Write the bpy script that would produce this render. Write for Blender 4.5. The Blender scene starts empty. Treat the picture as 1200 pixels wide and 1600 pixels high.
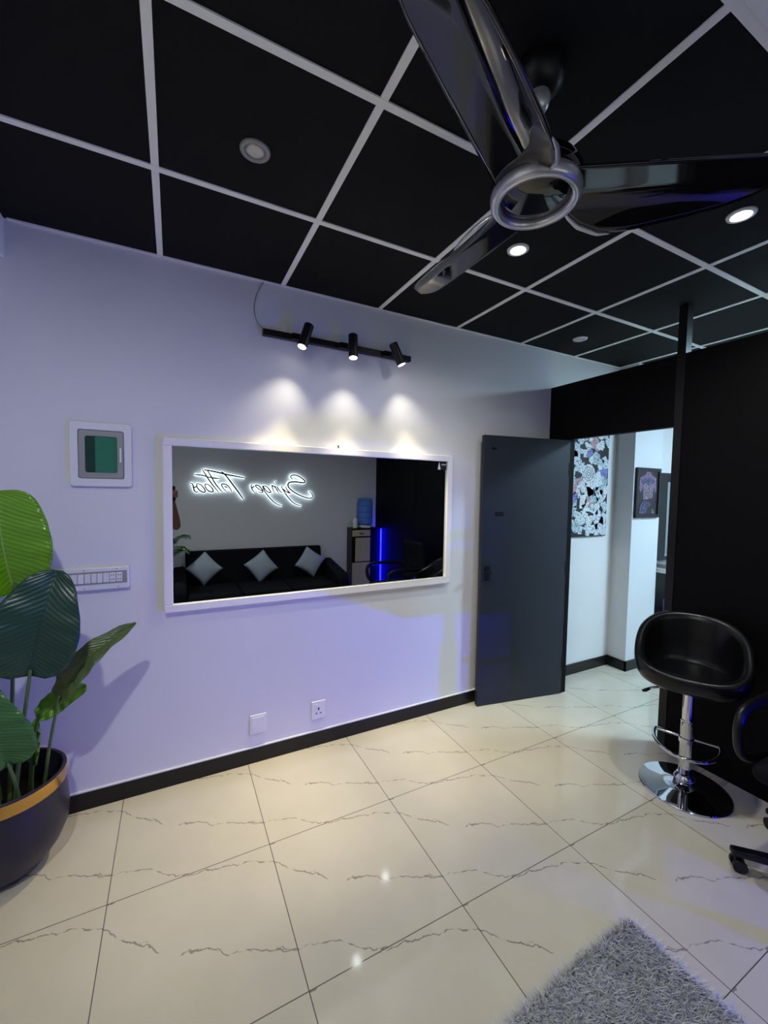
import bpy, bmesh, math, random
from mathutils import Vector, Matrix
random.seed(7)
SC = bpy.context.scene
COL = SC.collection
PI = math.pi

# ---------------------------------------------------------------- camera
F_PX, YAW, PITCH, ROLL = 639.457, 0.4755517, -0.0517565, 0.0167624
CAM = Vector((0.0, -2.35204, 1.56717))
def camera():
    cy, sy, cp, sp = math.cos(YAW), math.sin(YAW), math.cos(PITCH), math.sin(PITCH)
    f = Vector((sy*cp, cy*cp, sp)); r = Vector((cy, -sy, 0)); u = r.cross(f)
    cr, sr = math.cos(ROLL), math.sin(ROLL)
    r2 = cr*r + sr*u; u2 = -sr*r + cr*u
    cd = bpy.data.cameras.new('camera'); co = bpy.data.objects.new('camera', cd); COL.objects.link(co)
    cd.sensor_fit = 'HORIZONTAL'; cd.sensor_width = 36.0; cd.lens = F_PX*36.0/1200.0
    cd.clip_start = 0.005; cd.clip_end = 60
    m = Matrix((r2, u2, -f)).transposed().to_4x4(); m.translation = CAM
    co.matrix_world = m
    SC.camera = co
camera()

# ---------------------------------------------------------------- view and light levels
SC.view_settings.view_transform = 'Standard'
SC.view_settings.look = 'None'
SC.view_settings.gamma = 1.0
SC.view_settings.use_curve_mapping = False
SC.view_settings.exposure = 0.05
W_DOWN = 47.0          # lit ceiling downlights
W_SPILL = 9.5
W_TRACK = 88.0         # each wall spotlight
E_SIGN = 3.2           # halo of the sign
E_BLUE = 60.0
W_BLUE = 190.0         # blue spot added at the tube's foot to wash the lower wall
W_REAR = 104.0          # added unseen downlight that brightens the mirror wall's left end

E_FAR = 95.0           # light panel of the room beyond
C_DOWN = (0.98, 1.0, 0.98)
C_TRACK = (1.0, 0.85, 0.55)
C_FAR = (0.55, 0.80, 1.0)
w = bpy.data.worlds.new('world'); SC.world = w; w.use_nodes = True
w.node_tree.nodes['Background'].inputs[0].default_value = (0.02, 0.02, 0.025, 1)
w.node_tree.nodes['Background'].inputs[1].default_value = 1.0

# ---------------------------------------------------------------- materials
def lin(r, g, b):
    return tuple((c/255/12.92 if c/255 <= 0.04045 else ((c/255+0.055)/1.055)**2.4) for c in (r, g, b)) + (1,)
def new_mat(name):
    m = bpy.data.materials.new(name); m.use_nodes = True
    return m, m.node_tree.nodes, m.node_tree.links, m.node_tree.nodes['Principled BSDF']
def mat(name, col, rough=0.5, metal=0.0, spec=0.5, vary=0.06, scale=30.0, bump=0.0, bscale=200.0, coat=0.0, trans=0.0, ior=1.45):
    m, n, l, b = new_mat(name)
    tc = n.new('ShaderNodeTexCoord')
    nz = n.new('ShaderNodeTexNoise'); nz.inputs['Scale'].default_value = scale; nz.inputs['Detail'].default_value = 3
    l.new(tc.outputs['Object'], nz.inputs['Vector'])
    mx = n.new('ShaderNodeMix'); mx.data_type = 'RGBA'
    mx.inputs[6].default_value = tuple(c*(1-vary) for c in col[:3])+(1,)
    mx.inputs[7].default_value = tuple(min(1, c*(1+vary)) for c in col[:3])+(1,)
    l.new(nz.outputs['Fac'], mx.inputs[0]); l.new(mx.outputs[2], b.inputs['Base Color'])
    b.inputs['Roughness'].default_value = rough; b.inputs['Metallic'].default_value = metal
    b.inputs['Specular IOR Level'].default_value = spec; b.inputs['IOR'].default_value = ior
    b.inputs['Coat Weight'].default_value = coat; b.inputs['Transmission Weight'].default_value = trans
    if bump:
        n2 = n.new('ShaderNodeTexNoise'); n2.inputs['Scale'].default_value = bscale; n2.inputs['Detail'].default_value = 2
        l.new(tc.outputs['Object'], n2.inputs['Vector'])
        bp = n.new('ShaderNodeBump'); bp.inputs['Strength'].default_value = bump; bp.inputs['Distance'].default_value = 0.002
        l.new(n2.outputs['Fac'], bp.inputs['Height']); l.new(bp.outputs['Normal'], b.inputs['Normal'])
    return m
def emit(name, col, strength):
    m, n, l, b = new_mat(name)
    b.inputs['Base Color'].default_value = (0.8, 0.8, 0.8, 1)
    b.inputs['Emission Color'].default_value = tuple(col[:3])+(1,)
    b.inputs['Emission Strength'].default_value = strength
    return m
def math_node(n, l, op, a, b=None, c=None):
    m = n.new('ShaderNodeMath'); m.operation = op
    for i, v in enumerate((a, b, c)):
        if v is None: continue
        if isinstance(v, (int, float)): m.inputs[i].default_value = v
        else: l.new(v, m.inputs[i])
    return m.outputs[0]
def floor_mat():
    m, n, l, b = new_mat('marble_tile')
    M = lambda op, a, b_=None, c=None: math_node(n, l, op, a, b_, c)
    tc = n.new('ShaderNodeTexCoord'); sp = n.new('ShaderNodeSeparateXYZ'); l.new(tc.outputs['Object'], sp.inputs[0])
    U = M('FRACT', M('DIVIDE', M('SUBTRACT', sp.outputs[0], 0.364), 0.599))
    V = M('FRACT', M('DIVIDE', M('MULTIPLY', sp.outputs[1], -1.0), 0.5945))
    # tile-local coordinates: every printed tile carries the same veins
    cv = n.new('ShaderNodeCombineXYZ'); l.new(U, cv.inputs[0]); l.new(V, cv.inputs[1])
    def noise(scale, det=4, off=0.0):
        z = n.new('ShaderNodeTexNoise'); z.inputs['Scale'].default_value = scale; z.inputs['Detail'].default_value = det
        mp = n.new('ShaderNodeVectorMath'); mp.operation = 'ADD'; mp.inputs[1].default_value = (off, off*0.7, off)
        l.new(cv.outputs[0], mp.inputs[0]); l.new(mp.outputs[0], z.inputs['Vector'])
        return z.outputs['Fac']
    wob = M('MULTIPLY', M('SUBTRACT', noise(15, 5), 0.5), 0.075)
    wob2 = M('MULTIPLY', M('SUBTRACT', noise(16, 5, 3.1), 0.5), 0.10)
    def curve(pts):
        fc = n.new('ShaderNodeFloatCurve'); c = fc.mapping.curves[0]
        c.points[0].location = pts[0]; c.points[1].location = pts[-1]
        for p in pts[1:-1]: c.points.new(*p)
        fc.mapping.update(); l.new(U, fc.inputs['Value']); return fc.outputs[0]
    f1 = curve([(0, .165), (.03, .19), (.12, .30), (.23, .37), (.36, .50), (.44, .52), (.59, .575), (.64, .63), (.71, .64), (.80, .69), (.95, .755), (1, .775)])
    f2 = curve([(0, .775), (.10, .80), (.26, .87), (.37, .97), (.46, 1.0), (1, 1.0)])
    f3 = curve([(0, 0), (.40, 0), (.47, .012), (.66, .04), (.84, .09), (.95, .14), (1, .165)])
    def vein(f, wb, width, lo, moff):
        d = M('ABSOLUTE', M('SUBTRACT', M('ADD', V, wb), f))
        mr = n.new('ShaderNodeMapRange'); mr.inputs[1].default_value = lo; mr.inputs[2].default_value = lo+0.10
        l.new(noise(7, 2, moff), mr.inputs[0])
        wv = M('MULTIPLY', mr.outputs[0], width)
        return M('MULTIPLY', M('LESS_THAN', d, wv), mr.outputs[0])
    v = M('MAXIMUM', vein(f1, wob, 0.0046, 0.38, 0.0), vein(f2, wob, 0.004, 0.38, 5.0))
    v = M('MAXIMUM', v, vein(f3, wob, 0.0040, 0.40, 9.0))
    v = M('MAXIMUM', v, M('MULTIPLY', vein(f1, wob2, 0.003, 0.50, 2.0), 0.7))
    v = M('MULTIPLY', v, 0.75)
    gu = M('LESS_THAN', M('MINIMUM', U, M('SUBTRACT', 1.0, U)), 0.0026)
    gv = M('LESS_THAN', M('MINIMUM', V, M('SUBTRACT', 1.0, V)), 0.0026)
    g = M('MAXIMUM', gu, gv)
    cl = n.new('ShaderNodeMix'); cl.data_type = 'RGBA'
    cl.inputs[6].default_value = lin(188, 181, 163); cl.inputs[7].default_value = lin(204, 198, 181); l.new(noise(2.5, 3, 1.0), cl.inputs[0])
    c2 = n.new('ShaderNodeMix'); c2.data_type = 'RGBA'; l.new(v, c2.inputs[0]); l.new(cl.outputs[2], c2.inputs[6]); c2.inputs[7].default_value = lin(112, 104, 98)
    c3 = n.new('ShaderNodeMix'); c3.data_type = 'RGBA'; l.new(g, c3.inputs[0]); l.new(c2.outputs[2], c3.inputs[6]); c3.inputs[7].default_value = lin(88, 84, 80)
    l.new(c3.outputs[2], b.inputs['Base Color'])
    b.inputs['Roughness'].default_value = 0.07; b.inputs['IOR'].default_value = 1.42
    return m
def paint(name, col, bump=0.15):
    return mat(name, col, 0.55, 0, 0.3, 0.025, 3.0, bump, 90.0)
def leaf_mat(name, c1, c2, rough=0.32):
    m, n, l, b = new_mat(name)
    tc = n.new('ShaderNodeTexCoord'); wv = n.new('ShaderNodeTexWave')
    wv.inputs['Scale'].default_value = 5.0; wv.inputs['Distortion'].default_value = 1.0; wv.inputs['Detail'].default_value = 2
    mp = n.new('ShaderNodeMapping'); mp.inputs['Scale'].default_value = (1.0, 1.5, 1); mp.inputs['Rotation'].default_value = (0, 0, 0.0)
    l.new(tc.outputs['UV'], mp.inputs[0]); l.new(mp.outputs[0], wv.inputs[0]); wv.bands_direction = 'Y'
    nz = n.new('ShaderNodeTexNoise'); nz.inputs['Scale'].default_value = 6; l.new(tc.outputs['Object'], nz.inputs[0])
    mx = n.new('ShaderNodeMix'); mx.data_type = 'RGBA'; mx.inputs[6].default_value = c1; mx.inputs[7].default_value = c2
    f = math_node(n, l, 'MULTIPLY', wv.outputs['Fac'], 0.25); f = math_node(n, l, 'ADD', f, math_node(n, l, 'MULTIPLY', nz.outputs['Fac'], 0.7))
    l.new(f, mx.inputs[0]); l.new(mx.outputs[2], b.inputs['Base Color'])
    bp = n.new('ShaderNodeBump'); bp.inputs['Strength'].default_value = 0.3; bp.inputs['Distance'].default_value = 0.004
    l.new(wv.outputs['Fac'], bp.inputs['Height']); l.new(bp.outputs['Normal'], b.inputs['Normal'])
    b.inputs['Roughness'].default_value = rough
    return m
def sticker_mat(name, paper, ink, scale=38.0, thr=0.10):
    m, n, l, b = new_mat(name)
    tc = n.new('ShaderNodeTexCoord'); nz = n.new('ShaderNodeTexNoise'); nz.inputs['Scale'].default_value = scale; nz.inputs['Detail'].default_value = 1.5
    l.new(tc.outputs['Object'], nz.inputs[0])
    f = math_node(n, l, 'ABSOLUTE', math_node(n, l, 'SUBTRACT', nz.outputs['Fac'], 0.5))
    f = math_node(n, l, 'LESS_THAN', f, thr*0.25)
    mx = n.new('ShaderNodeMix'); mx.data_type = 'RGBA'; mx.inputs[6].default_value = paper; mx.inputs[7].default_value = ink
    l.new(f, mx.inputs[0]); l.new(mx.outputs[2], b.inputs['Base Color']); b.inputs['Roughness'].default_value = 0.4
    return m

MT = {}
MT['floor'] = floor_mat()
MT['wall'] = paint('pale_grey_paint', lin(222, 221, 222))
MT['wall_far'] = paint('white_paint', lin(214, 216, 218))
MT['wall_black'] = mat('matt_black_board', lin(7, 6, 8), 0.6, 0, 0.14, 0.1, 4, 0.1, 120)
MT['ceil'] = mat('black_ceiling_tile', lin(15, 15, 16), 0.8, 0, 0.25, 0.25, 260, 0.5, 420)
MT['grid'] = mat('white_grid_bar', lin(244, 244, 242), 0.45, 0, 0.4, 0.03)
MT['base'] = mat('black_skirting', lin(26, 25, 24), 0.35, 0, 0.4, 0.1, 12)
MT['white'] = mat('white_plastic', lin(226, 226, 226), 0.35, 0, 0.45, 0.02)
MT['white_frame'] = mat('white_lacquer', lin(232, 230, 232), 0.35, 0, 0.45, 0.02)
MT['grey_plastic'] = mat('grey_plastic', lin(150, 150, 146), 0.4)
MT['black'] = mat('black_metal', lin(14, 14, 15), 0.38, 0, 0.45, 0.1)
MT['black_gloss'] = mat('glossy_dark_lacquer', lin(17, 14, 16), 0.05, 0, 0.5, 0.1, ior=1.62)
MT['door'] = mat('dark_slate_door', lin(37, 41, 50), 0.42, 0, 0.4, 0.05, 6)
MT['silver'] = mat('satin_silver', lin(205, 205, 210), 0.26, 0.65, 0.5, 0.03)
MT['chrome'] = mat('chrome', lin(215, 215, 220), 0.05, 1.0, 0.5, 0.01)
MT['leather'] = mat('black_leatherette', lin(13, 13, 15), 0.27, 0, 0.5, 0.1, 20, 0.12, 300)
MT['fabric_black'] = mat('black_velvet', lin(16, 16, 22), 0.85, 0, 0.2, 0.2, 30, 0.3, 300)
MT['cushion'] = mat('pale_grey_cushion', lin(168, 178, 188), 0.85, 0, 0.2, 0.1, 60, 0.4, 260)
MT['pot'] = mat('dark_purple_glaze', lin(42, 38, 48), 0.38, 0, 0.45, 0.08)
MT['gold'] = mat('brushed_gold', lin(205, 160, 84), 0.24, 0.9, 0.5, 0.05)
MT['soil'] = mat('dark_soil', lin(24, 20, 17), 0.95, 0, 0.1, 0.4, 90, 0.8, 120)
MT['leaf_light'] = leaf_mat('light_green_leaf', lin(52, 118, 14), lin(122, 172, 34), 0.26)
MT['leaf_dark'] = leaf_mat('dark_green_leaf', lin(14, 46, 36), lin(34, 74, 56), 0.36)
MT['leaf_mid'] = leaf_mat('mid_green_leaf', lin(46, 96, 52), lin(70, 122, 62))
MT['leaf_olive'] = leaf_mat('olive_green_leaf', lin(64, 82, 44), lin(98, 116, 66))
MT['stem'] = mat('green_stem', lin(84, 110, 62), 0.5, 0, 0.4, 0.2, 14)
MT['rib'] = mat('pale_midrib', lin(128, 158, 92), 0.45)
MT['rug'] = mat('grey_shag', lin(198, 200, 200), 0.9, 0, 0.1, 0.3, 16)
MT['glass_green'] = mat('green_window_plastic', lin(46, 122, 92), 0.2, 0, 0.5, 0.05)
MT['glass_dark'] = mat('dark_green_plastic', lin(18, 62, 48), 0.2, 0, 0.5, 0.05)
MT['slot'] = mat('dark_slot', lin(20, 20, 24), 0.6)
MT['beige'] = mat('beige_laminate', lin(188, 176, 138), 0.4, 0, 0.4, 0.05)
MT['skin'] = mat('brown_skin', lin(122, 84, 62), 0.5, 0, 0.4, 0.08, 12)
MT['shirt'] = mat('dark_shirt', lin(30, 32, 38), 0.9, 0, 0.1, 0.1)
MT['trousers'] = mat('dark_trousers', lin(28, 30, 40), 0.9, 0, 0.1, 0.1)
MT['hair'] = mat('black_hair', lin(14, 12, 11), 0.5, 0, 0.3, 0.3, 90, 0.4, 200)
MT['paper_white'] = sticker_mat('pale_sticker', lin(206, 216, 224), lin(58, 66, 80))
MT['paper_pale'] = sticker_mat('cream_sticker', lin(224, 228, 230), lin(84, 92, 102), 55)
MT['paper_blue'] = sticker_mat('violet_sticker', lin(132, 134, 196), lin(48, 48, 92), 45)
MT['paper_red'] = sticker_mat('rose_sticker', lin(190, 152, 158), lin(88, 40, 48), 42)
MT['paper_teal'] = sticker_mat('teal_sticker', lin(178, 198, 206), lin(44, 60, 74), 44)
MT['poster_black'] = mat('poster_black', lin(24, 24, 26), 0.5)
MT['print_dark'] = mat('print_dark', lin(34, 26, 32), 0.35, 0, 0.4, 0.2, 20)
MT['print_skin'] = sticker_mat('print_skin', lin(150, 112, 112), lin(84, 76, 116), 55, 0.35)
MT['print_blue'] = sticker_mat('print_blue', lin(104, 96, 146), lin(40, 36, 64), 65, 0.4)
MT['print_pale'] = sticker_mat('print_pale', lin(178, 164, 164), lin(60, 48, 54), 70, 0.4)
MT['purple_liquid'] = mat('lilac_plastic', lin(150, 112, 200), 0.3, 0, 0.5, 0.05)
MT['bottle_blue'] = mat('blue_tinted_plastic', lin(120, 172, 250), 0.15, 0, 0.5, 0.02, trans=0.45, ior=1.15)
MT['phone'] = mat('phone_body', lin(22, 22, 26), 0.2, 0.3)
MT['lamp_off'] = mat('frosted_lamp_glass', lin(205, 200, 192), 0.35, 0, 0.5, 0.25, 60)
MT['em_down'] = emit('lit_downlight', C_DOWN, 12.0)
MT['em_track'] = emit('lit_spot_lens', (1, 0.97, 0.85), 14.0)
MT['em_sign'] = emit('white_sign_glow', (0.80, 0.94, 1.0), E_SIGN)
MT['em_blue'] = emit('blue_tube_glow', (0.0, 0.0, 1.0), E_BLUE)
MT['em_far'] = emit('lit_panel', C_FAR, E_FAR)
def mirror_mat(name, col):
    m, n, l, b = new_mat(name)
    b.inputs['Base Color'].default_value = col; b.inputs['Metallic'].default_value = 1.0; b.inputs['Roughness'].default_value = 0.0
    return m
MT['mirror'] = mirror_mat('mirror_silver', (0.57, 0.62, 0.63, 1))

# ---------------------------------------------------------------- mesh helpers
class MB:
    def __init__(s): s.v = []; s.f = []; s.uv = {}
    def add(s, vs, fs):
        o = len(s.v); s.v += [tuple(p) for p in vs]; s.f += [tuple(i+o for i in f) for f in fs]; return s
    def box(s, x0, x1, y0, y1, z0, z1):
        x0, x1 = sorted((x0, x1)); y0, y1 = sorted((y0, y1)); z0, z1 = sorted((z0, z1))
        return s.add([(x0,y0,z0),(x1,y0,z0),(x1,y1,z0),(x0,y1,z0),(x0,y0,z1),(x1,y0,z1),(x1,y1,z1),(x0,y1,z1)],
                     [(0,3,2,1),(4,5,6,7),(0,1,5,4),(1,2,6,5),(2,3,7,6),(3,0,4,7)])
    def prism(s, pts, ax, a, b):
        n = len(pts); vs = []
        for t in (a, b):
            for p, q in pts: vs.append({0: (t, p, q), 1: (p, t, q), 2: (p, q, t)}[ax])
        return s.add(vs, [tuple(range(n)), tuple(range(2*n-1, n-1, -1))]+[(i, (i+1) % n, n+(i+1) % n, n+i) for i in range(n)])
    def tube(s, path, rad, seg=12, closed=False, caps=True, squash=None):
        P = [Vector(p) for p in path]; n = len(P)
        R = rad if isinstance(rad, (list, tuple)) else [rad]*n
        T = []
        for i in range(n):
            a = P[(i-1) % n] if (closed or i > 0) else P[i]; b = P[(i+1) % n] if (closed or i < n-1) else P[i]
            d = (b-a); T.append(d.normalized() if d.length > 1e-9 else Vector((0, 0, 1)))
        ref = Vector((0, 0, 1)) if abs(T[0].z) < 0.9 else Vector((1, 0, 0))
        nrm = (ref - T[0]*ref.dot(T[0])).normalized(); vs = []
        for i in range(n):
            nrm = nrm - T[i]*nrm.dot(T[i])
            nrm = nrm.normalized() if nrm.length > 1e-6 else T[i].orthogonal().normalized()
            bn = T[i].cross(nrm)
            for k in range(seg):
                a = 2*PI*k/seg; c, d = math.cos(a), math.sin(a)
                if squash: d *= squash
                vs.append(P[i]+(nrm*c+bn*d)*R[i])
        fs = []
        m = n if closed else n-1
        for i in range(m):
            for k in range(seg):
                a, b = i*seg+k, i*seg+(k+1) % seg; j = ((i+1) % n)*seg
                fs.append((a, b, j+(k+1) % seg, j+k))
        if caps and not closed:
            fs.append(tuple(range(seg-1, -1, -1))); fs.append(tuple((n-1)*seg+k for k in range(seg)))
        return s.add(vs, fs)
    def cyl(s, a, b, r0, r1=None, seg=20): return s.tube([a, b], [r0, r0 if r1 is None else r1], seg)
    def lathe(s, prof, c=(0, 0, 0), seg=40, close=False):
        n = len(prof); vs = []
        for r, z in prof:
            for k in range(seg):
                a = 2*PI*k/seg; vs.append((c[0]+r*math.cos(a), c[1]+r*math.sin(a), c[2]+z))
        fs = []
        for i in range(n if close else n-1):
            for k in range(seg):
                j = ((i+1) % n)*seg
                fs.append((i*seg+k, i*seg+(k+1) % seg, j+(k+1) % seg, j+k))
        if not close:
            if prof[0][0] > 1e-5: fs.append(tuple(range(seg-1, -1, -1)))
            if prof[-1][0] > 1e-5: fs.append(tuple((n-1)*seg+k for k in range(seg)))
        return s.add(vs, fs)
    def ball(s, c, r, seg=16, rings=10):
        rr = r if isinstance(r, (list, tuple)) else (r, r, r); vs = []; fs = []
        for i in range(rings+1):
            p = PI*i/rings
            for k in range(seg):
                a = 2*PI*k/seg; vs.append((c[0]+rr[0]*math.sin(p)*math.cos(a), c[1]+rr[1]*math.sin(p)*math.sin(a), c[2]-rr[2]*math.cos(p)))
        for i in range(rings):
            for k in range(seg): fs.append((i*seg+k, i*seg+(k+1) % seg, (i+1)*seg+(k+1) % seg, (i+1)*seg+k))
        return s.add(vs, fs)
    def capsule(s, a, b, r0, r1, seg=14):
        a, b = Vector(a), Vector(b); d = (b-a).normalized(); path = []; rad = []
        for k in range(5):
            t = PI/2*k/4; path.append(a-d*r0*math.cos(t)); rad.append(max(1e-4, r0*math.sin(t)))
        for k in range(5):
            t = PI/2*k/4; path.append(b+d*r1*math.sin(t)); rad.append(max(1e-4, r1*math.cos(t)))
        return s.tube(path, rad, seg)
    def grid(s, rows):
        nu, nv = len(rows), len(rows[0])
        o = len(s.v)
        for r in rows: s.v += [tuple(p) for p in r]
        for i in range(nu-1):
            for j in range(nv-1):
                s.f.append((o+i*nv+j, o+i*nv+j+1, o+(i+1)*nv+j+1, o+(i+1)*nv+j))
        s.gridshape = (nu, nv, o); return s

def obj(name, mb, m, parent=None, bevel=0, smooth=False, sub=0, solid=0, world=False, segs=2, normals=True):
    me = bpy.data.meshes.new(name)
    vs = mb.v
    o = bpy.data.objects.new(name, me)
    if parent is not None:
        o.parent = parent
        if world:
            r = parent
            off = Vector((0, 0, 0))
            while r is not None: off += Vector(r.location); r = r.parent
            vs = [tuple(Vector(p)-off) for p in vs]
    else:
        xs, ys, zs = zip(*vs); c = Vector(((min(xs)+max(xs))/2, (min(ys)+max(ys))/2, min(zs)))
        if world: c = Vector((0, 0, 0))
        vs = [tuple(Vector(p)-c) for p in vs]; o.location = c
    me.from_pydata(vs, [], mb.f)
    if normals:
        bm = bmesh.new(); bm.from_mesh(me); bmesh.ops.remove_doubles(bm, verts=bm.verts, dist=1e-6)
        bmesh.ops.recalc_face_normals(bm, faces=bm.faces); bm.to_mesh(me); bm.free()
    if smooth:
        for p in me.polygons: p.use_smooth = True
    me.materials.append(m); COL.objects.link(o)
    if solid:
        md = o.modifiers.new('solid', 'SOLIDIFY'); md.thickness = solid; md.offset = 0
    if bevel:
        md = o.modifiers.new('bevel', 'BEVEL'); md.width = bevel; md.segments = segs; md.limit_method = 'ANGLE'; md.angle_limit = 0.6
    if sub:
        md = o.modifiers.new('sub', 'SUBSURF'); md.levels = sub; md.render_levels = sub
    if smooth == 'auto':
        md = None
        try: me.set_sharp_from_angle(angle=0.7)
        except Exception: pass
    return o
def thing(name, label, cat, loc=(0, 0, 0), rotz=0.0, group=None):
    o = bpy.data.objects.new(name, None); o.empty_display_size = 0.05; COL.objects.link(o)
    o.location = loc; o.rotation_euler = (0, 0, rotz); o['label'] = label; o['category'] = cat
    if group: o['group'] = group
    return o
def tag(o, label, cat, group=None):
    o['label'] = label; o['category'] = cat
    if group: o['group'] = group
    return o
def struct(name, mb, m, **k):
    o = obj(name, mb, m, **k)
    if o.parent is None: o['kind'] = 'structure'
    return o
def lamp(name, parent, loc, energy, col, size, angle, blend, direction=(0, 0, -1)):
    d = bpy.data.lights.new(name, 'SPOT'); d.energy = energy; d.color = col; d.shadow_soft_size = size
    d.spot_size = angle; d.spot_blend = blend
    o = bpy.data.objects.new(name, d); COL.objects.link(o); o.parent = parent; o.location = loc
    o.rotation_euler = Vector(direction).to_track_quat('-Z', 'Y').to_euler(); return o
def arc(c, r, a0, a1, n, z=None):
    return [(c[0]+r*math.cos(a0+(a1-a0)*i/n), c[1]+r*math.sin(a0+(a1-a0)*i/n)) for i in range(n+1)]
def rrect(x0, x1, y0, y1, r, n=5):
    return arc((x1-r, y0+r), r, -PI/2, 0, n)+arc((x1-r, y1-r), r, 0, PI/2, n)+arc((x0+r, y1-r), r, PI/2, PI, n)+arc((x0+r, y0+r), r, PI, 1.5*PI, n)
def smooth_path(pts, n=4):
    P = [Vector(p) for p in pts]; out = []
    for i in range(len(P)-1):
        p0 = P[max(0, i-1)]; p1 = P[i]; p2 = P[i+1]; p3 = P[min(len(P)-1, i+2)]
        for k in range(n):
            t = k/n
            out.append(0.5*((2*p1)+(p2-p0)*t+(2*p0-5*p1+4*p2-p3)*t*t+(3*p1-p0-3*p2+p3)*t**3))
    out.append(P[-1]); return out

# ---------------------------------------------------------------- setting
H = 2.70
LX, RX, BY = -1.00, 2.70, -3.22       # left wall, black partition face, sign wall
FX = 5.4                              # end of the room beyond
struct('floor', MB().box(LX-0.1, FX+0.1, BY-0.1, 0.1, -0.06, 0.0), MT['floor'], world=True)
struct('ceiling', MB().box(LX-0.1, FX+0.1, BY-0.1, 0.1, H, H+0.05), MT['ceil'], world=True)
g = MB(); gw = 0.0125
GX0, GY0 = -0.048, -0.025
xs = [GX0+0.6*i for i in range(-1, 9)]
for x in xs: g.box(x-gw, x+gw, BY, 0.0, H-0.004, H)
y = GY0-0.6
while y > BY: g.box(LX, FX, y-gw, y+gw, H-0.005, H); y -= 0.6
g.box(-0.62, FX, -0.010, 0.0, H-0.008, H)
struct('ceiling_grid', g, MT['grid'])
struct('wall_front', MB().box(LX-0.1, FX+0.1, 0.0, 0.1, 0.0, H), MT['wall'])
struct('wall_back', MB().box(LX-0.1, FX+0.1, BY-0.1, BY, 0.0, H), MT['wall'])
struct('wall_left', MB().box(LX-0.1, LX, BY, 0.0, 0.0, H), MT['wall'])
struct('wall_end', MB().box(FX, FX+0.1, BY, 0.0, 0.0, H), MT['wall_far'])
struct('ceiling_beam', MB().box(LX, -0.633, BY, 0.0, 2.535, H), MT['grid'])
pt = 0.05
pw = MB()
pw.box(RX, RX+pt, -0.20, 0.0, 0.0, 2.41)
pw.box(RX, RX+pt, -0.925, -0.20, 1.985, 2.41)
pw.box(RX, RX+pt, -2.075, -0.972, 0.0, 2.41)
pw.box(RX, RX+pt, BY, -2.083, 0.0, 2.41)
pw.box(RX+0.006, RX+pt-0.006, -2.085, -2.073, 0.0, 2.41)
struct('wall_right', pw, MT['wall_black'])
struct('trim_1', MB().box(RX-0.006, RX+pt+0.006, -0.972, -0.925, 0.0, H-0.001), MT['black'], bevel=0.002)
# pillar of the room beyond
struct('pillar', MB().box(3.56, 3.965, -0.17, 0.0, 0.0, H), MT['wall_far'])
struct('baseboard_front', MB().box(LX, RX, -0.012, 0.0, 0.0, 0.088), MT['base'], bevel=0.002)
struct('trim_2', MB().box(LX, RX, -0.012, 0.0, 0.088, 0.094), MT['wall_far'])
bb = MB(); bb.box(RX+pt, 3.548, -0.012, 0, 0, 0.088); bb.box(3.548, 3.56, -0.182, 0, 0, 0.088); bb.box(3.548, 3.977, -0.182, -0.17, 0, 0.088); bb.box(3.965, 3.977, -0.17, 0, 0, 0.088); bb.box(3.977, FX, -0.012, 0, 0, 0.088)
struct('baseboard_beyond', bb, MT['base'])
struct('baseboard_back', MB().box(LX, RX, BY, BY+0.012, 0, 0.088), MT['base'])
struct('baseboard_left', MB().box(LX, LX+0.012, BY+0.012, -0.012, 0, 0.088), MT['base'])
# door leaf, opened almost flat against the front wall
hx, hy, fx, fy = 2.696, -0.175, 1.965, -0.048
dl = math.hypot(fx-hx, fy-hy); da = math.atan2(fy-hy, fx-hx)
door = struct('door_1', MB().box(0, dl, 0.0, 0.034, 0.006, 1.975), MT['door'], world=True, bevel=0.002)
door.location = (hx, hy, 0); door.rotation_euler = (0, 0, da)
hd = MB(); hd.box(dl-0.075, dl-0.030, 0.034, 0.040, 0.93, 1.04)
hd.cyl((dl-0.052, 0.036, 0.995), (dl-0.052, 0.075, 0.995), 0.008); hd.box(dl-0.062, dl-0.0, 0.068, 0.080, 0.985, 1.006)
obj('handle', hd, MT['black'], door, bevel=0.002)
obj('latch_plate', MB().box(dl-0.175, dl-0.105, 0.034, 0.037, 1.40, 1.428).box(dl-0.168, dl-0.145, 0.037, 0.039, 1.404, 1.424), MT['black'], door)
obj('closer_bracket', MB().box(dl-0.10, dl-0.06, 0.034, 0.038, 1.875, 1.890), MT['black'], door)
for hz in (0.25, 1.0, 1.75): obj('hinge', MB().cyl((0.003, 0.034, hz-0.05), (0.003, 0.034, hz+0.05), 0.004), MT['black'], door)

# ---------------------------------------------------------------- wall mirror
mx0, mx1, mz0, mz1 = -0.045, 1.718, 0.930, 1.815
t = thing('wall_mirror', 'wide rectangular wall mirror in a white frame below the three spotlights', 'mirror', (0.84, 0, 0.93))
fr = MB(); fw = 0.040
fr.prism([(mx0, mz0), (mx1, mz0), (mx1, mz0+fw), (mx0, mz0+fw)], 1, -0.002, -0.042)
fr.prism([(mx0, mz1-fw), (mx1, mz1-fw), (mx1, mz1), (mx0, mz1)], 1, -0.002, -0.042)
fr.prism([(mx0, mz0+fw), (mx0+fw, mz0+fw), (mx0+fw, mz1-fw), (mx0, mz1-fw)], 1, -0.002, -0.042)
fr.prism([(mx1-fw, mz0+fw), (mx1, mz0+fw), (mx1, mz1-fw), (mx1-fw, mz1-fw)], 1, -0.002, -0.042)
obj('frame', fr, MT['white_frame'], t, bevel=0.004, world=True)
obj('mirror_glass', MB().box(mx0+0.035, mx1-0.035, -0.026, -0.010, mz0+0.035, mz1-0.035), MT['mirror'], t, world=True)
sx1, sz1 = mx1-fw, mz1-fw
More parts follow.
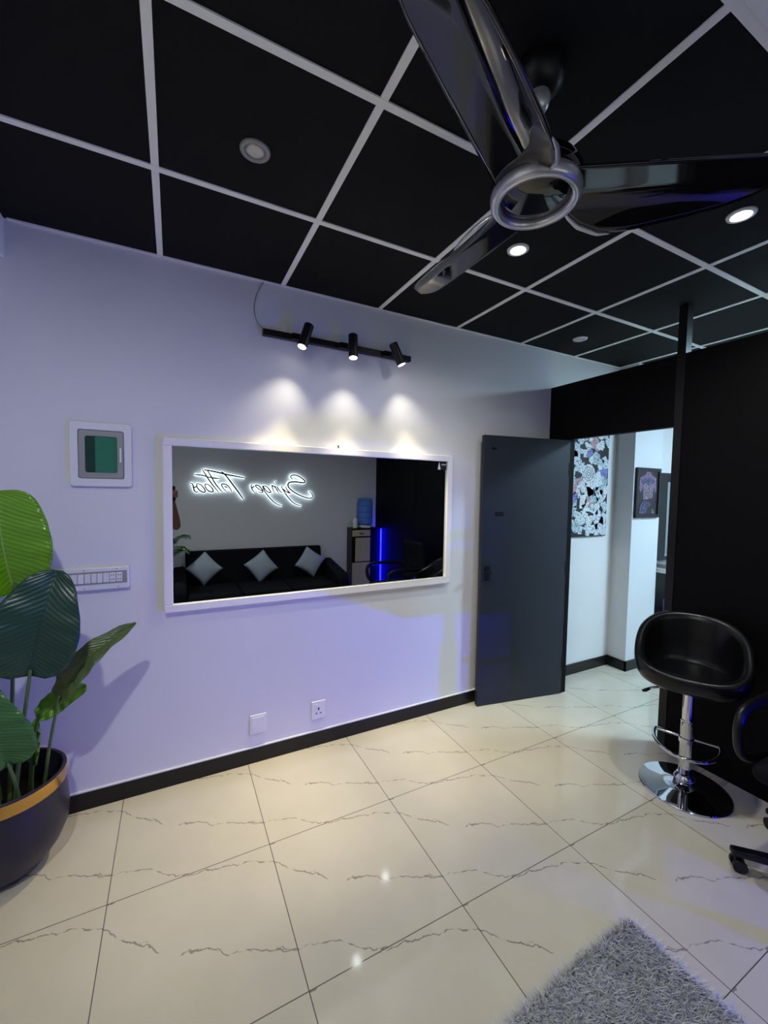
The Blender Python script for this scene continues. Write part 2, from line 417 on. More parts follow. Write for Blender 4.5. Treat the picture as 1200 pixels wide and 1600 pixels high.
st = obj('sticker', MB().box(sx1-0.068, sx1-0.004, -0.0275, -0.0262, sz1-0.058, sz1-0.001), MT['poster_black'], t, world=True)
mk = MB().prism([(sx1-0.074, sz1-0.056), (sx1-0.052, sz1-0.056), (sx1-0.064, sz1-0.004)], 1, -0.0285, -0.0277)
for k, wd in enumerate((0.007, 0.005, 0.006, 0.004, 0.008)):
    mk.box(sx1-0.043+k*0.007, sx1-0.043+k*0.007+wd*0.75, -0.0285, -0.0277, sz1-0.026-(k % 2)*0.002, sz1-0.018)
obj('sticker_print', mk, MT['white'], st)
for v in st.children: v.parent = t; v.name = 'sticker_mark'
md = [o for o in t.children if o.name.startswith('sticker_mark')]
for o in md:
    for v in o.data.vertices: v.co -= Vector(t.location)
obj('hanging_hook', MB().cyl((0.885, -0.02, mz1-0.006), (0.885, -0.02, mz1+0.014), 0.004).ball((0.885, -0.02, mz1+0.015), 0.006), MT['black'], t, world=True)

# ---------------------------------------------------------------- track with three spotlights
t = thing('track_light', 'black wall track carrying three small spotlights above the mirror', 'track light', (0.9, 0, 2.42))
obj('rail', MB().box(0.44, 1.372, -0.034, -0.003, 2.403, 2.437), MT['black'], t, bevel=0.002, world=True)
obj('power_cable', MB().tube(smooth_path([(0.452, -0.012, 2.43), (0.415, -0.006, 2.47), (0.398, -0.005, 2.53), (0.405, -0.005, 2.60), (0.43, -0.005, 2.66), (0.452, -0.005, 2.698)], 5), 0.0022, 6), MT['grey_plastic'], t, world=True, smooth=True)
HEADS = [((0.674, -0.105, 2.472), (0.629, -0.122, 2.343), (0.58, -0.02)), ((0.935, -0.105, 2.468), (0.931, -0.124, 2.332), (0.93, -0.02)), ((1.20, -0.105, 2.465), (1.253, -0.122, 2.342), (1.28, -0.02))]
for a, b, aim in HEADS:
    a, b = Vector(a), Vector(b); d = (b-a).normalized(); c = (a+b)/2
    hd = obj('spotlight_head', MB().tube([a, a+d*0.002, b-d*0.004, b], [0.024, 0.027, 0.027, 0.0255], 24), MT['black'], t, world=True, smooth='auto')
    obj('swivel_bracket', MB().box(c.x-0.055, c.x-0.005, -0.050, -0.030, 2.404, 2.436).cyl((c.x-0.015, -0.045, 2.42), tuple(c), 0.008), MT['black'], hd, world=True)
    obj('lamp_lens', MB().cyl(b-d*0.001, b+d*0.002, 0.0222), MT['em_track'], hd, world=True)
    lamp('spot_beam', t, b+d*0.010-Vector(t.location), W_TRACK, C_TRACK, 0.012, math.radians(46), 1.0, Vector((d.x*0.6, -0.065, -1)))
    lamp('spot_spill', t, b+d*0.010-Vector(t.location), W_SPILL, (1, 0.93, 0.75), 0.010, math.radians(86), 1.0, Vector((d.x*0.7, 0.0, -1)))

# ---------------------------------------------------------------- ceiling downlights
def downlight(x, y, lit, label, power=W_DOWN, aim=(0, 0, -1)):
    t = thing('downlight', label, 'ceiling light', (x, y, H), 0, 'round recessed ceiling downlights')
    obj('trim_ring', MB().lathe([(0.050, 0.0), (0.048, -0.006), (0.040, -0.009), (0.034, -0.006), (0.033, -0.0005)], seg=36), MT['white'] if lit or x > 2 else MT['grey_plastic'], t, smooth=True)
    obj('lens', MB().lathe([(0.0, -0.005), (0.020, -0.0055), (0.034, -0.003)], seg=28), MT['em_down'] if lit else MT['lamp_off'], t, smooth=True)
    if lit: lamp('downlight_beam', t, (0, 0, -0.012), power, C_DOWN, 0.035, math.radians(156), 1.0, aim)
downlight(0.254, -0.871, False, 'unlit round downlight in the tile to the left of the fan')
downlight(1.437, -0.880, True, 'lit downlight seen just under the fan hub, above the open floor')
downlight(2.040, -1.484, True, 'lit downlight behind the fan blade that points at the black wall')
downlight(2.652, -0.285, False, 'small unlit downlight over the top edge of the black partition')
downlight(-0.345, -2.085, True, 'added unseen downlight overhead, brightening the left end of the mirror wall', W_REAR, (0, 0.30, -1))  # added lamp out of view, tilted to lift the wall more than the floor
t = thing('ceiling_panel_light', 'square white light panel set in the ceiling beside the fan, off', 'ceiling light', (1.452, -2.125, H))
pf = MB(); a0, a1, b0, b1 = -0.287, 0.287, -0.287, 0.287
for q in ((a0, a1, b0, b0+0.03), (a0, a1, b1-0.03, b1), (a0, a0+0.03, b0+0.03, b1-0.03), (a1-0.03, a1, b0+0.03, b1-0.03)): pf.box(*q, -0.010, -0.0002)
obj('panel_frame', pf, MT['grid'], t, bevel=0.002)
obj('diffuser', MB().box(a0+0.03, a1-0.03, b0+0.03, b1-0.03, -0.005, -0.0004), MT['white'], t)

# ---------------------------------------------------------------- ceiling fan
FXY = (0.880, -1.508)
t = thing('ceiling_fan', 'dark three bladed ceiling fan with a silver hub ring', 'fan', (FXY[0], FXY[1], H))
obj('canopy', MB().lathe([(0.0, 0.0), (0.066, 0.0), (0.068, -0.012), (0.060, -0.045), (0.036, -0.068), (0.016, -0.072), (0.0, -0.072)]), MT['black'], t, smooth='auto')
obj('downrod', MB().cyl((0, 0, -0.06), (0, 0, -0.25), 0.0125), MT['black'], t, smooth='auto')
obj('rod_collar', MB().lathe([(0.0, -0.058), (0.022, -0.060), (0.030, -0.072), (0.031, -0.086), (0.025, -0.102), (0.015, -0.116), (0.0, -0.118)]), MT['silver'], t, smooth=True)
obj('motor_housing', MB().lathe([(0.0, -0.205), (0.035, -0.208), (0.06, -0.225), (0.104, -0.262), (0.117, -0.285), (0.119, -0.315), (0.108, -0.335), (0.0, -0.335)]), MT['black_gloss'], t, smooth='auto')
obj('hub_ring', MB().lathe([(0.094, -0.318), (0.118, -0.318), (0.1195, -0.330), (0.117, -0.342), (0.109, -0.3515), (0.099, -0.352), (0.0925, -0.346), (0.091, -0.336)], seg=56, close=True), MT['silver'], t, smooth=True)
obj('hub_cap', MB().lathe([(0.0, -0.350), (0.03, -0.3485), (0.06, -0.344), (0.085, -0.336), (0.093, -0.332), (0.0, -0.330)], seg=48), MT['black_gloss'], t, smooth='auto')
LEAD = [(0.045, -0.030), (0.062, -0.005), (0.080, 0.035), (0.105, 0.064), (0.14, 0.084), (0.20, 0.096), (0.29, 0.090), (0.41, 0.074), (0.50, 0.058), (0.56, 0.040), (0.60, 0.018), (0.622, -0.010), (0.630, -0.035)]
TRAIL = [(0.045, -0.083), (0.40, -0.083), (0.54, -0.081), (0.59, -0.074), (0.615, -0.058), (0.630, -0.036)]
def interp(tb, x):
    for (a, b), (c, d) in zip(tb, tb[1:]):
        if x <= c: return b+(d-b)*max(0, (x-a))/(c-a)
    return tb[-1][1]
def blade_pt(s, q):
    # s along the blade 0..1, q across: -1 the straight edge, +1 the bulging leading edge
    s2 = 1-(1-s)**1.3 if s > 0.5 else s*(1-0.5**1.3)/0.5
    r = 0.045+0.585*s2
    a, b = interp(TRAIL, r), interp(LEAD, r)
    yy = a+(b-a)*(q+1)/2
    t_ = max(0.0, yy-0.002); zz = -0.318-(0.28*t_+4.2*t_*t_)*(0.5+0.5*min(1.0, r/0.25))
    return (r, yy, zz)
for ang in (90.0, 208.5, 326.5):
    a = math.radians(ang); ca, sa = math.cos(a), math.sin(a)
    R = lambda p: (p[0]*ca-p[1]*sa, p[0]*sa+p[1]*ca, p[2])
    rows = [[R(blade_pt(i/36, -1+2*j/16)) for j in range(17)] for i in range(37)]
    bl = obj('blade', MB().grid(rows), MT['black_gloss'], t, smooth=True, solid=0.006)
    tr = []; rad = []
    for i in range(17):
        r_ = 0.100+0.135*i/16; s2_ = (r_-0.045)/0.585; s_ = s2_*0.5/(1-0.5**1.3)
        p = blade_pt(s_, 1.0); tr.append(R((p[0]-0.002, p[1]+0.002, p[2]-0.003))); rad.append(0.002+0.0065*math.sin(PI*min(1, 0.15+0.85*i/16))**0.9)
    obj('blade_trim', MB().tube(tr, rad, 10, squash=0.7), MT['silver'], bl, smooth=True)

# ---------------------------------------------------------------- electrical things on the mirror wall
cx, cz = -0.300, 1.715
t = thing('distribution_box', 'square white breaker box with a green window set in the wall', 'breaker box', (cx, 0, cz))
def rplate(w_, h_, r, y0, y1): return MB().prism(rrect(-w_/2, w_/2, -h_/2, h_/2, r), 1, y0, y1)
def rring(w_, h_, r, w2, h2, r2, y0, y1):
    o_, i_ = rrect(-w_/2, w_/2, -h_/2, h_/2, r), rrect(-w2/2, w2/2, -h2/2, h2/2, r2); n_ = len(o_); m = MB()
    vs = [(p, y0, q) for p, q in o_]+[(p, y0, q) for p, q in i_]+[(p, y1, q) for p, q in o_]+[(p, y1, q) for p, q in i_]; fs = []
    for k in range(n_):
        j = (k+1) % n_
        fs += [(k, j, n_+j, n_+k), (2*n_+k, 3*n_+k, 3*n_+j, 2*n_+j), (k, 2*n_+k, 2*n_+j, j), (n_+k, n_+j, 3*n_+j, 3*n_+k)]
    return m.add(vs, fs)
obj('cover_plate', rring(0.245, 0.300, 0.014, 0.180, 0.226, 0.010, -0.020, -0.0005), MT['white'], t, bevel=0.003)
lid = obj('lid', rring(0.176, 0.222, 0.009, 0.126, 0.170, 0.010, -0.020, -0.004), MT['grey_plastic'], t, bevel=0.002)
obj('window_pane', MB().box(-0.066, 0.066, -0.0125, -0.008, -0.088, 0.088), MT['glass_green'], lid)
obj('window_dark_strip', MB().box(-0.066, -0.025, -0.0140, -0.0127, -0.088, 0.088), MT['glass_dark'], lid)  # darker green strip over the pane's left side
obj('latch', MB().box(0.073, 0.081, -0.030, -0.020, -0.035, 0.035), MT['white'], lid, bevel=0.002)

t = thing('switchboard', 'long white switch panel half hidden by the big plant leaves', 'switchboard', (-0.345, 0, 1.128))
obj('face_plate', MB().box(-0.150, 0.150, -0.030, -0.0005, -0.053, 0.053), MT['white'], t, bevel=0.004)
obj('module_panel', MB().box(-0.133, 0.141, -0.0312, -0.0300, -0.026, 0.034), MT['grey_plastic'], t)
x = -0.128
for k, (w_, hh, up) in enumerate([(0.022, 0.030, -1), (0.025, 0.044, 0), (0.025, 0.044, 0), (0.025, 0.044, 0), (0.025, 0.044, 0), (0.022, 0.030, -1), (0.022, 0.030, -1), (0.025, 0.044, 0)]):
    m = MB(); zc = 0.004
    m.prism([(-0.030, zc-0.022), (-0.0335 if k % 3 else -0.038, zc-0.022), (-0.0385 if k % 3 else -0.0335, zc+0.022), (-0.030, zc+0.022)], 0, x, x+w_-0.002)
    obj('rocker_switch', m, MT['white'], t, bevel=0.001); x += w_+0.001
for k in range(2):
    s = obj('socket', MB().box(x, x+0.0235, -0.033, -0.030, -0.018, 0.026), MT['white'], t, bevel=0.001)
    h_ = MB()
    for dx, dz in ((0.008, 0.015), (0.017, 0.015), (0.008, -0.006), (0.017, -0.006)): h_.cyl((x+dx, -0.0335, dz), (x+dx, -0.0328, dz), 0.0024, seg=10)
    obj('pin_holes', h_, MT['slot'], s); x += 0.027
for sx, sz in ((-0.03, 0.043), (0.10, 0.043), (0.105, -0.043), (-0.03, -0.043)): obj('screw', MB().cyl((sx, -0.0312, sz), (sx, -0.0295, sz), 0.003, seg=10), MT['grey_plastic'], t)

t = thing('wall_socket', 'white three pin wall socket low below the mirror', 'socket', (0.779, 0, 0.221))
obj('socket_plate', MB().box(-0.044, 0.044, -0.010, -0.0005, -0.056, 0.056), MT['white'], t, bevel=0.003)
sh = MB().box(-0.004, 0.004, -0.0108, -0.0098, 0.000, 0.016).box(-0.018, -0.009, -0.0108, -0.0098, -0.022, -0.016).box(0.009, 0.018, -0.0108, -0.0098, -0.022, -0.016)
obj('pin_slots', sh, MT['slot'], t)
obj('rocker_switch', MB().box(-0.022, -0.010, -0.0135, -0.010, 0.024, 0.040), MT['white'], t, bevel=0.001)
t = thing('blank_outlet', 'white square blank outlet cover low on the wall by the skirting', 'outlet', (0.420, 0, 0.222))
obj('cover_plate', MB().box(-0.046, 0.046, -0.009, -0.0005, -0.056, 0.056), MT['white'], t, bevel=0.003)
obj('blank_insert', MB().box(-0.034, 0.034, -0.0115, -0.009, -0.042, 0.042), MT['white'], t, bevel=0.002)

# ---------------------------------------------------------------- potted plants
PX, PY = -0.615, -0.245
t = thing('potted_plant', 'tall broad leaved plant in a dark pot with a gold band', 'plant', (PX, PY, 0))
pot = obj('pot', MB().lathe([(0.0, 0.0), (0.088, 0.0), (0.104, 0.006), (0.138, 0.038), (0.177, 0.092), (0.202, 0.155), (0.206, 0.21), (0.200, 0.290), (0.196, 0.335), (0.194, 0.385), (0.190, 0.390), (0.184, 0.385), (0.186, 0.30), (0.186, 0.24), (0.0, 0.24)], seg=64), MT['pot'], t, smooth='auto')
obj('gold_band', MB().lathe([(0.1995, 0.335), (0.2005, 0.338), (0.1985, 0.383), (0.1965, 0.3835), (0.1955, 0.36)], seg=64, close=True), MT['gold'], pot, smooth='auto')
obj('soil', MB().lathe([(0.0, 0.275), (0.1, 0.272), (0.1835, 0.262), (0.1835, 0.25), (0.0, 0.25)], seg=40), MT['soil'], pot, smooth='auto')
def leaf(root, pts, side, hw, m, stem_to, droop=0.10, tipk=0.55, basek=0.45, srad=0.0065, wav=0.006, asym=1.0):
    P = smooth_path(pts, 8); n = len(P); S = Vector(side).normalized(); nv = 14
    rows = []
    for i, p in enumerate(P):
        tt = i/(n-1)
        wv = hw*(max(0.0, math.sin(PI*min(1, max(0, 0.02+0.965*tt**0.9))))**(basek if tt < 0.5 else tipk))
        T = (P[min(n-1, i+1)]-P[max(0, i-1)]).normalized(); s = (S-T*S.dot(T)).normalized(); N = T.cross(s)
        row = []
        for j in range(nv+1):
            q = -1+2*j/nv
            ww = wv*(asym if q < 0 else 1.0)
            row.append(p+s*(q*ww)+N*(-droop*hw*4*(abs(q)**1.5)*0.5*math.sin(PI*(0.15+0.8*tt))+wav*math.sin(tt*34+j*0.3)*abs(q)+0.010*(1-abs(q))**3))
        rows.append(row)
    mb = MB().grid([[tuple(v) for v in r] for r in rows])
    o = obj('leaf', mb, m, root, smooth=True, world=True, normals=False, solid=0.0012)
    uv = o.data.uv_layers.new(name='UVMap')
    for poly in o.data.polygons:
        for li in poly.loop_indices:
            vi = o.data.loops[li].vertex_index; i, j = divmod(vi, nv+1)
            q = -1+2*j/nv
            uv.data[li].uv = (0.5+q/2, i/(n-1)-0.35*(1-abs(q))*0.5)
    mid = [p+(P[min(n-1, i+1)]-P[max(0, i-1)]).normalized().cross(S).normalized()*0.010 for i, p in enumerate(P)]
    obj('midrib', MB().tube(mid, [0.0045*(1-0.8*i/(n-1)) for i in range(n)], 6), MT['rib'] if m in (MT['leaf_light'],) else m, o, world=True, smooth=True)
    b = P[0]; e = Vector(stem_to); dT = (P[1]-P[0]).normalized()
    sp = smooth_path([e, e.lerp(b, 0.5)+Vector((0, 0, 0.02))-dT*0.01, b+Vector((0, 0, 0)), P[2]], 6)
    obj('stem', MB().tube(sp, [srad*(1.25-0.55*i/(len(sp)-1)) for i in range(len(sp))], 8), MT['stem'], root, world=True, smooth=True)
leaf(t, [(-0.545, -0.33, 1.150), (-0.562, -0.355, 1.28), (-0.575, -0.36, 1.42), (-0.582, -0.34, 1.545)], (1, 0.10, 0), 0.150, MT['leaf_light'], (-0.60, -0.26, 0.27), 0.10, 0.33, 0.50)
leaf(t, [(-0.476, -0.455, 0.862), (-0.455, -0.475, 0.97), (-0.428, -0.475, 1.10), (-0.392, -0.44, 1.250)], (1, 0.05, 0), 0.128, MT['leaf_dark'], (-0.575, -0.30, 0.27), 0.08, 0.62, 0.36, asym=1.15)
leaf(t, [(-0.412, -0.365, 0.715), (-0.372, -0.38, 0.80), (-0.288, -0.365, 0.90), (-0.150, -0.31, 0.978)], (0.62, -0.55, -0.55), 0.052, MT['leaf_olive'], (-0.495, -0.25, 0.27), 0.08, 0.75, 0.5, srad=0.0055)
leaf(t, [(-0.500, -0.27, 0.615), (-0.460, -0.27, 0.655), (-0.41, -0.27, 0.690), (-0.338, -0.255, 0.712)], (0.45, -0.35, -0.85), 0.046, MT['leaf_light'], (-0.545, -0.22, 0.27), 0.05, 0.5, 0.6, srad=0.005)
leaf(t, [(-0.555, -0.405, 0.515), (-0.585, -0.44, 0.61), (-0.620, -0.45, 0.72), (-0.655, -0.43, 0.875)], (1, 0.10, 0.25), 0.128, MT['leaf_mid'], (-0.545, -0.33, 0.27), 0.10, 0.6, 0.40)
leaf(t, [(-0.660, -0.30, 0.80), (-0.70, -0.33, 0.92), (-0.74, -0.33, 1.05), (-0.77, -0.30, 1.18)], (1, 0.1, 0.1), 0.120, MT['leaf_dark'], (-0.62, -0.29, 0.27), 0.10)
leaf(t, [(-0.70, -0.17, 0.60), (-0.76, -0.19, 0.72), (-0.80, -0.19, 0.85), (-0.83, -0.16, 0.98)], (0.9, -0.3, 0.2), 0.085, MT['leaf_mid'], (-0.64, -0.21, 0.27), 0.10)
leaf(t, [(-0.528, -0.235, 0.40), (-0.515, -0.235, 0.47), (-0.510, -0.235, 0.54), (-0.515, -0.23, 0.60)], (0.7, -0.5, 0), 0.022, MT['leaf_light'], (-0.535, -0.235, 0.27), 0.3)

t = thing('potted_palm', 'feathery palm beside the sofa, seen in the mirror', 'plant', (-0.16, -3.00, 0))
pot = obj('pot', MB().lathe([(0.0, 0.0), (0.085, 0.0), (0.11, 0.20), (0.115, 0.24), (0.105, 0.24), (0.098, 0.20), (0.0, 0.20)], seg=36), MT['pot'], t, smooth='auto')
obj('trunk', MB().tube([(0, 0, 0.19), (0.01, 0.01, 0.45), (0.0, 0.02, 0.66)], [0.018, 0.014, 0.010], 10), MT['stem'], t, smooth=True)
for k in range(15):
    a = k*2.399+0.3; L = 0.27+0.10*random.random(); up = 0.30+0.28*random.random(); m = MB()
    ca, sa = math.cos(a), math.sin(a)*0.5
    base = Vector((0, 0.02, 0.58+0.02*(k % 4))); pts = [base+Vector((ca*L*s, sa*L*s, up*s*1.6-0.62*up*s*s*1.35)) for s in (0, .2, .4, .6, .8, 1.0)]
    P = smooth_path(pts, 3); m.tube(P, [0.004*(1-0.7*i/(len(P)-1)) for i in range(len(P))], 6)
    for i in range(2, len(P)):
        T = (P[i]-P[i-1]).normalized(); sd = T.cross(Vector((0, 0, 1))).normalized(); ll = 0.15*math.sin(PI*(0.2+0.72*i/len(P)))
        for sg in (-1, 1):
            q0 = P[i]; q1 = q0+(sd*sg*0.75+T*0.55)*ll*0.55+Vector((0, 0, 0.006)); q2 = q0+(sd*sg*0.8+T*0.75)*ll-Vector((0, 0, 0.05))
            wv = T*0.007
            m.add([q0-wv*0.4, q0+wv*0.4, q1+wv, q1-wv, q2], [(0, 1, 2, 3), (3, 2, 4)])
    obj('frond', m, MT['leaf_mid'], t, smooth=False, normals=False)

# ---------------------------------------------------------------- bar stool
BX, BYY = 2.424, -1.215
fa = math.radians(204)
t = thing('bar_stool', 'black tub seat bar stool on a round chrome base', 'stool', (BX, BYY, 0), fa)
obj('base', MB().lathe([(0.0, 0.0), (0.205, 0.0), (0.2075, 0.004), (0.205, 0.008), (0.17, 0.0135), (0.10, 0.024), (0.055, 0.036), (0.044, 0.046), (0.0, 0.046)], seg=72), MT['chrome'], t, smooth='auto')
obj('base_collar', MB().lathe([(0.0, 0.042), (0.046, 0.042), (0.050, 0.054), (0.046, 0.068), (0.038, 0.078), (0.034, 0.088), (0.0, 0.088)], seg=36), MT['chrome'], t, smooth=True)
obj('column', MB().lathe([(0.0, 0.07), (0.029, 0.07), (0.029, 0.365), (0.030, 0.368), (0.030, 0.376), (0.0, 0.376)], seg=32).lathe([(0.0, 0.376), (0.0245, 0.376), (0.0245, 0.548), (0.0, 0.548)], seg=32), MT['chrome'], t, smooth='auto')
# footrest: a D of chrome tube with its flat end at the column
fp = [(0.012+0.195*math.cos(a)*1.0, 0.145*math.sin(a), 0.268) for a in [(-PI*0.62)+k*PI*1.24/24 for k in range(25)]]
fp = [(-0.028, -0.02, 0.268)]+[(max(-0.03, p[0]), p[1], p[2]) for p in fp]+[(-0.028, 0.02, 0.268)]
obj('footrest', MB().tube(fp, 0.0095, 12, closed=True).lathe([(0.0295, 0.256), (0.034, 0.256), (0.034, 0.280), (0.0295, 0.280)], seg=32, close=True), MT['chrome'], t, smooth='auto')
obj('seat_plate', MB().box(-0.09, 0.09, -0.08, 0.08, 0.545, 0.561), MT['black'], t)
lv = obj('height_lever', MB().tube(smooth_path([(0.02, -0.03, 0.552), (0.06, -0.09, 0.550), (0.09, -0.15, 0.540), (0.10, -0.175, 0.528)], 4), 0.006, 8), MT['chrome'], t, smooth=True)
obj('lever_grip', MB().tube([(0.098, -0.165, 0.532), (0.104, -0.185, 0.518), (0.112, -0.198, 0.514)], [0.007, 0.010, 0.006], 8), MT['black'], lv, smooth=True)
def bucket(th):
    # th = 0 faces the sitter's front; returns rim height, rim radius
    b = 0.5-0.5*math.cos(th); k = b*b*(3-2*b)
    hgt = 0.668+0.242*(0.25*b+0.75*k)
    c_, s_ = abs(math.cos(th)), abs(math.sin(th)); n_ = 2.9 if math.cos(th) > 0 else 2.2
    rad = 1/((c_/0.215)**n_+(s_/0.252)**n_)**(1/n_)
    return hgt, rad
NT = 72; rows = []
prof_o = [(0.0, 0.0), (0.30, 0.0), (0.55, 0.02), (0.76, 0.10), (0.90, 0.25), (0.975, 0.45), (1.00, 0.70), (1.00, 0.90), (0.985, 0.965), (0.950, 1.0), (0.890, 1.0), (0.835, 0.965), (0.81, 0.90)]
for i in range(NT+1):
    th = 2*PI*i/NT; h_, r_ = bucket(th); row = []
    for a, b in prof_o:
        rr = a*r_; row.append((rr*math.cos(th), rr*math.sin(th), 0.560+(h_-0.560)*b))
    rows.append(row)
obj('seat_shell', MB().grid(rows), MT['leather'], t, smooth=True)
rows = []
prof_i = [(0.81, 0.90), (0.80, 0.72), (0.78, 0.45), (0.75, 0.22), (0.70, 0.10), (0.62, 0.07), (0.0, 0.055)]
for i in range(NT+1):
    th = 2*PI*i/NT; h_, r_ = bucket(th); row = []; z0 = 0.612
    for a, b in prof_i:
        if b == 0.90: zz = 0.560+(h_-0.560)*0.90
        else: zz = z0+max(0, (h_-z0))*max(0, b-0.055)/0.845 if h_ > z0 else z0
        row.append((a*r_*math.cos(th), a*r_*math.sin(th), min(zz, 0.560+(h_-0.560)*0.90)))
    rows.append(row)
obj('seat_lining', MB().grid(rows), MT['leather'], t, smooth=True)
cu = MB().lathe([(0.0, 0.608), (0.150, 0.608), (0.163, 0.618), (0.164, 0.630), (0.153, 0.642), (0.12, 0.649), (0.0, 0.652)], seg=56)
cu.v = [(x*1.02, y*1.12, z) for x, y, z in cu.v]
obj('seat_cushion', cu, MT['leather'], t, smooth=True)

# ---------------------------------------------------------------- office chair
OX, OY = 2.322, -1.845
t = thing('office_chair', 'black office chair with loop arms by the black wall, mostly out of frame', 'chair', (OX, OY, 0), PI)   # local +x is the sitter's front
obj('gas_column', MB().cyl((0, 0, 0.09), (0, 0, 0.30), 0.028).cyl((0, 0, 0.29), (0, 0, 0.42), 0.017), MT['black'], t, smooth='auto')
obj('hub', MB().lathe([(0.0, 0.065), (0.045, 0.065), (0.048, 0.10), (0.036, 0.12), (0.0, 0.12)]), MT['black'], t, smooth='auto')
ca0 = math.atan2(-1.585-OY, 2.105-OX)-PI
for k in range(5):
    a = ca0+k*2*PI/5; ca, sa = math.cos(a), math.sin(a); RR = 0.350
    R = lambda r, s, z: (r*ca-s*sa, r*sa+s*ca, z)
    lg = MB().add([R(0.03, -0.026, 0.068), R(0.03, 0.026, 0.068), R(0.03, 0.026, 0.105), R(0.03, -0.026, 0.105), R(RR+0.02, -0.019, 0.060), R(RR+0.02, 0.019, 0.060), R(RR+0.02, 0.019, 0.088), R(RR+0.02, -0.019, 0.088)],
                  [(0, 1, 2, 3), (4, 7, 6, 5), (0, 4, 5, 1), (3, 2, 6, 7), (1, 5, 6, 2), (0, 3, 7, 4)])
    lo = obj('base_leg', lg, MT['black'], t, bevel=0.008, segs=3)
    cs = MB()
    for sg in (-1, 1):
        cs.cyl(R(RR-0.008, sg*0.009, 0.026), R(RR-0.008, sg*0.026, 0.026), 0.026, seg=20)
    cs.cyl(R(RR, 0, 0.03), R(RR, 0, 0.066), 0.008)
    obj('caster', cs, MT['black'], lo, bevel=0.003)
obj('seat', MB().box(-0.22, 0.25, -0.235, 0.235, 0.42, 0.49), MT['fabric_black'], t, bevel=0.03, segs=4)
rows = []
for i in range(13):
    z = 0.50+0.47*i/12; row = []
    for j in range(13):
        q = -1+2*j/12; wd = 0.225*(1-0.10*abs(2*i/12-1)**3); row.append((-0.235-0.03*math.sin(PI*i/12)+0.035*q*q, wd*q, z))
    rows.append(row)
obj('backrest', MB().grid(rows), MT['fabric_black'], t, smooth=True, solid=0.035, bevel=0.0)
obj('back_bracket', MB().box(-0.27, -0.245, -0.04, 0.04, 0.40, 0.70).box(-0.27, -0.05, -0.04, 0.04, 0.395, 0.42), MT['black'], t, bevel=0.006)
for sg in (-1, 1):
    pth = smooth_path([(-0.08, sg*0.262, 0.455), (0.10, sg*0.275, 0.445), (0.225, sg*0.275, 0.500), (0.262, sg*0.275, 0.590), (0.245, sg*0.275, 0.665), (0.17, sg*0.275, 0.690), (0.0, sg*0.275, 0.690), (-0.16, sg*0.268, 0.680), (-0.245, sg*0.235, 0.665)], 5)
    obj('armrest', MB().tube(pth, 0.021, 12, squash=0.8), MT['black'], t, smooth=True)

# ---------------------------------------------------------------- shaggy rug
RA = math.radians(2.5)
t = thing('shag_rug', 'shaggy grey rug on the pale marble floor tiles', 'rug', (1.462, -1.512, 0), RA)
RL, RW = 1.30, 0.86
obj('backing', MB().box(-RL, 0, -RW, 0, 0.001, 0.008), MT['rug'], t)
rv, rf = [], []
rr = random.Random(3)
def tuft(px, py):
    o = len(rv); ln = 0.036*(0.65+0.7*rr.random()); a = rr.gauss(PI*1.15, 1.1); lean = 0.010+0.020*rr.random()
    ex = 0.016*max(0.0, 1+px/0.03)*(1 if px > -0.03 else 0); ey = 0.016*max(0.0, 1+py/0.03)*(1 if py > -0.03 else 0)
    dx, dy = math.cos(a)*lean+ex*rr.random(), math.sin(a)*lean+ey*rr.random(); wx, wy = -math.sin(a+rr.random())*0.0017, math.cos(a+rr.random())*0.0017
    rv.extend([(px-wx, py-wy, 0.004), (px+wx, py+wy, 0.004), (px+dx*0.45+wx, py+dy*0.45+wy, ln*0.6), (px+dx*0.45-wx, py+dy*0.45-wy, ln*0.6), (px+dx*1.4, py+dy*1.4, ln*0.95)])
    rf.extend([(o, o+1, o+2, o+3), (o+3, o+2, o+4)])
for k in range(62000):
    px, py = -rr.random()*0.86, -rr.random()*0.50
    tuft(px, py)
for k in range(30000): tuft(-rr.random()*RL, -rr.random()*RW)
m = MB(); m.v = rv; m.f = rf
pl = obj('pile', m, MT['rug'], t, normals=False); pl['kind'] = 'stuff'

# ---------------------------------------------------------------- sofa with cushions
t = thing('sofa', 'long black armless-backed sofa along the wall under the glowing sign', 'sofa', (1.0, -2.82, 0))
t['label'] = 'long black sofa along the wall under the glowing sign'
sa0, sa1 = -0.88, 0.82
obj('seat_base', MB().box(sa0, sa1, -0.30, 0.40, 0.10, 0.30), MT['fabric_black'], t, bevel=0.02, segs=3)
for k in range(3): obj('seat_cushion', MB().box(sa0+0.005+k*(sa1-sa0)/3, sa0-0.005+(k+1)*(sa1-sa0)/3, -0.20, 0.41, 0.30, 0.405), MT['fabric_black'], t, bevel=0.03, segs=4)
bk = MB().add([(sa0, -0.24, 0.30), (sa1, -0.24, 0.30), (sa1, -0.385, 0.30), (sa0, -0.385, 0.30), (sa0, -0.31, 0.795), (sa1, -0.31, 0.795), (sa1, -0.385, 0.795), (sa0, -0.385, 0.795)], [(0, 1, 2, 3), (4, 7, 6, 5), (0, 4, 5, 1), (1, 5, 6, 2), (2, 6, 7, 3), (3, 7, 4, 0)])
obj('backrest', bk, MT['fabric_black'], t, bevel=0.025, segs=4)
for xx0, xx1 in ((sa1, sa1+0.15), (sa0-0.13, sa0)):
    obj('armrest', MB().prism([(-0.36, 0.06), (0.40, 0.06), (0.40, 0.46), (0.34, 0.52), (-0.30, 0.62), (-0.36, 0.60)], 0, xx0, xx1), MT['fabric_black'], t, bevel=0.03, segs=4)
for lx in (sa0+0.06, sa1-0.06):
    for ly in (-0.24, 0.34): obj('leg', MB().cyl((lx, ly, 0.0), (lx, ly, 0.10), 0.02, 0.025), MT['black'], t)
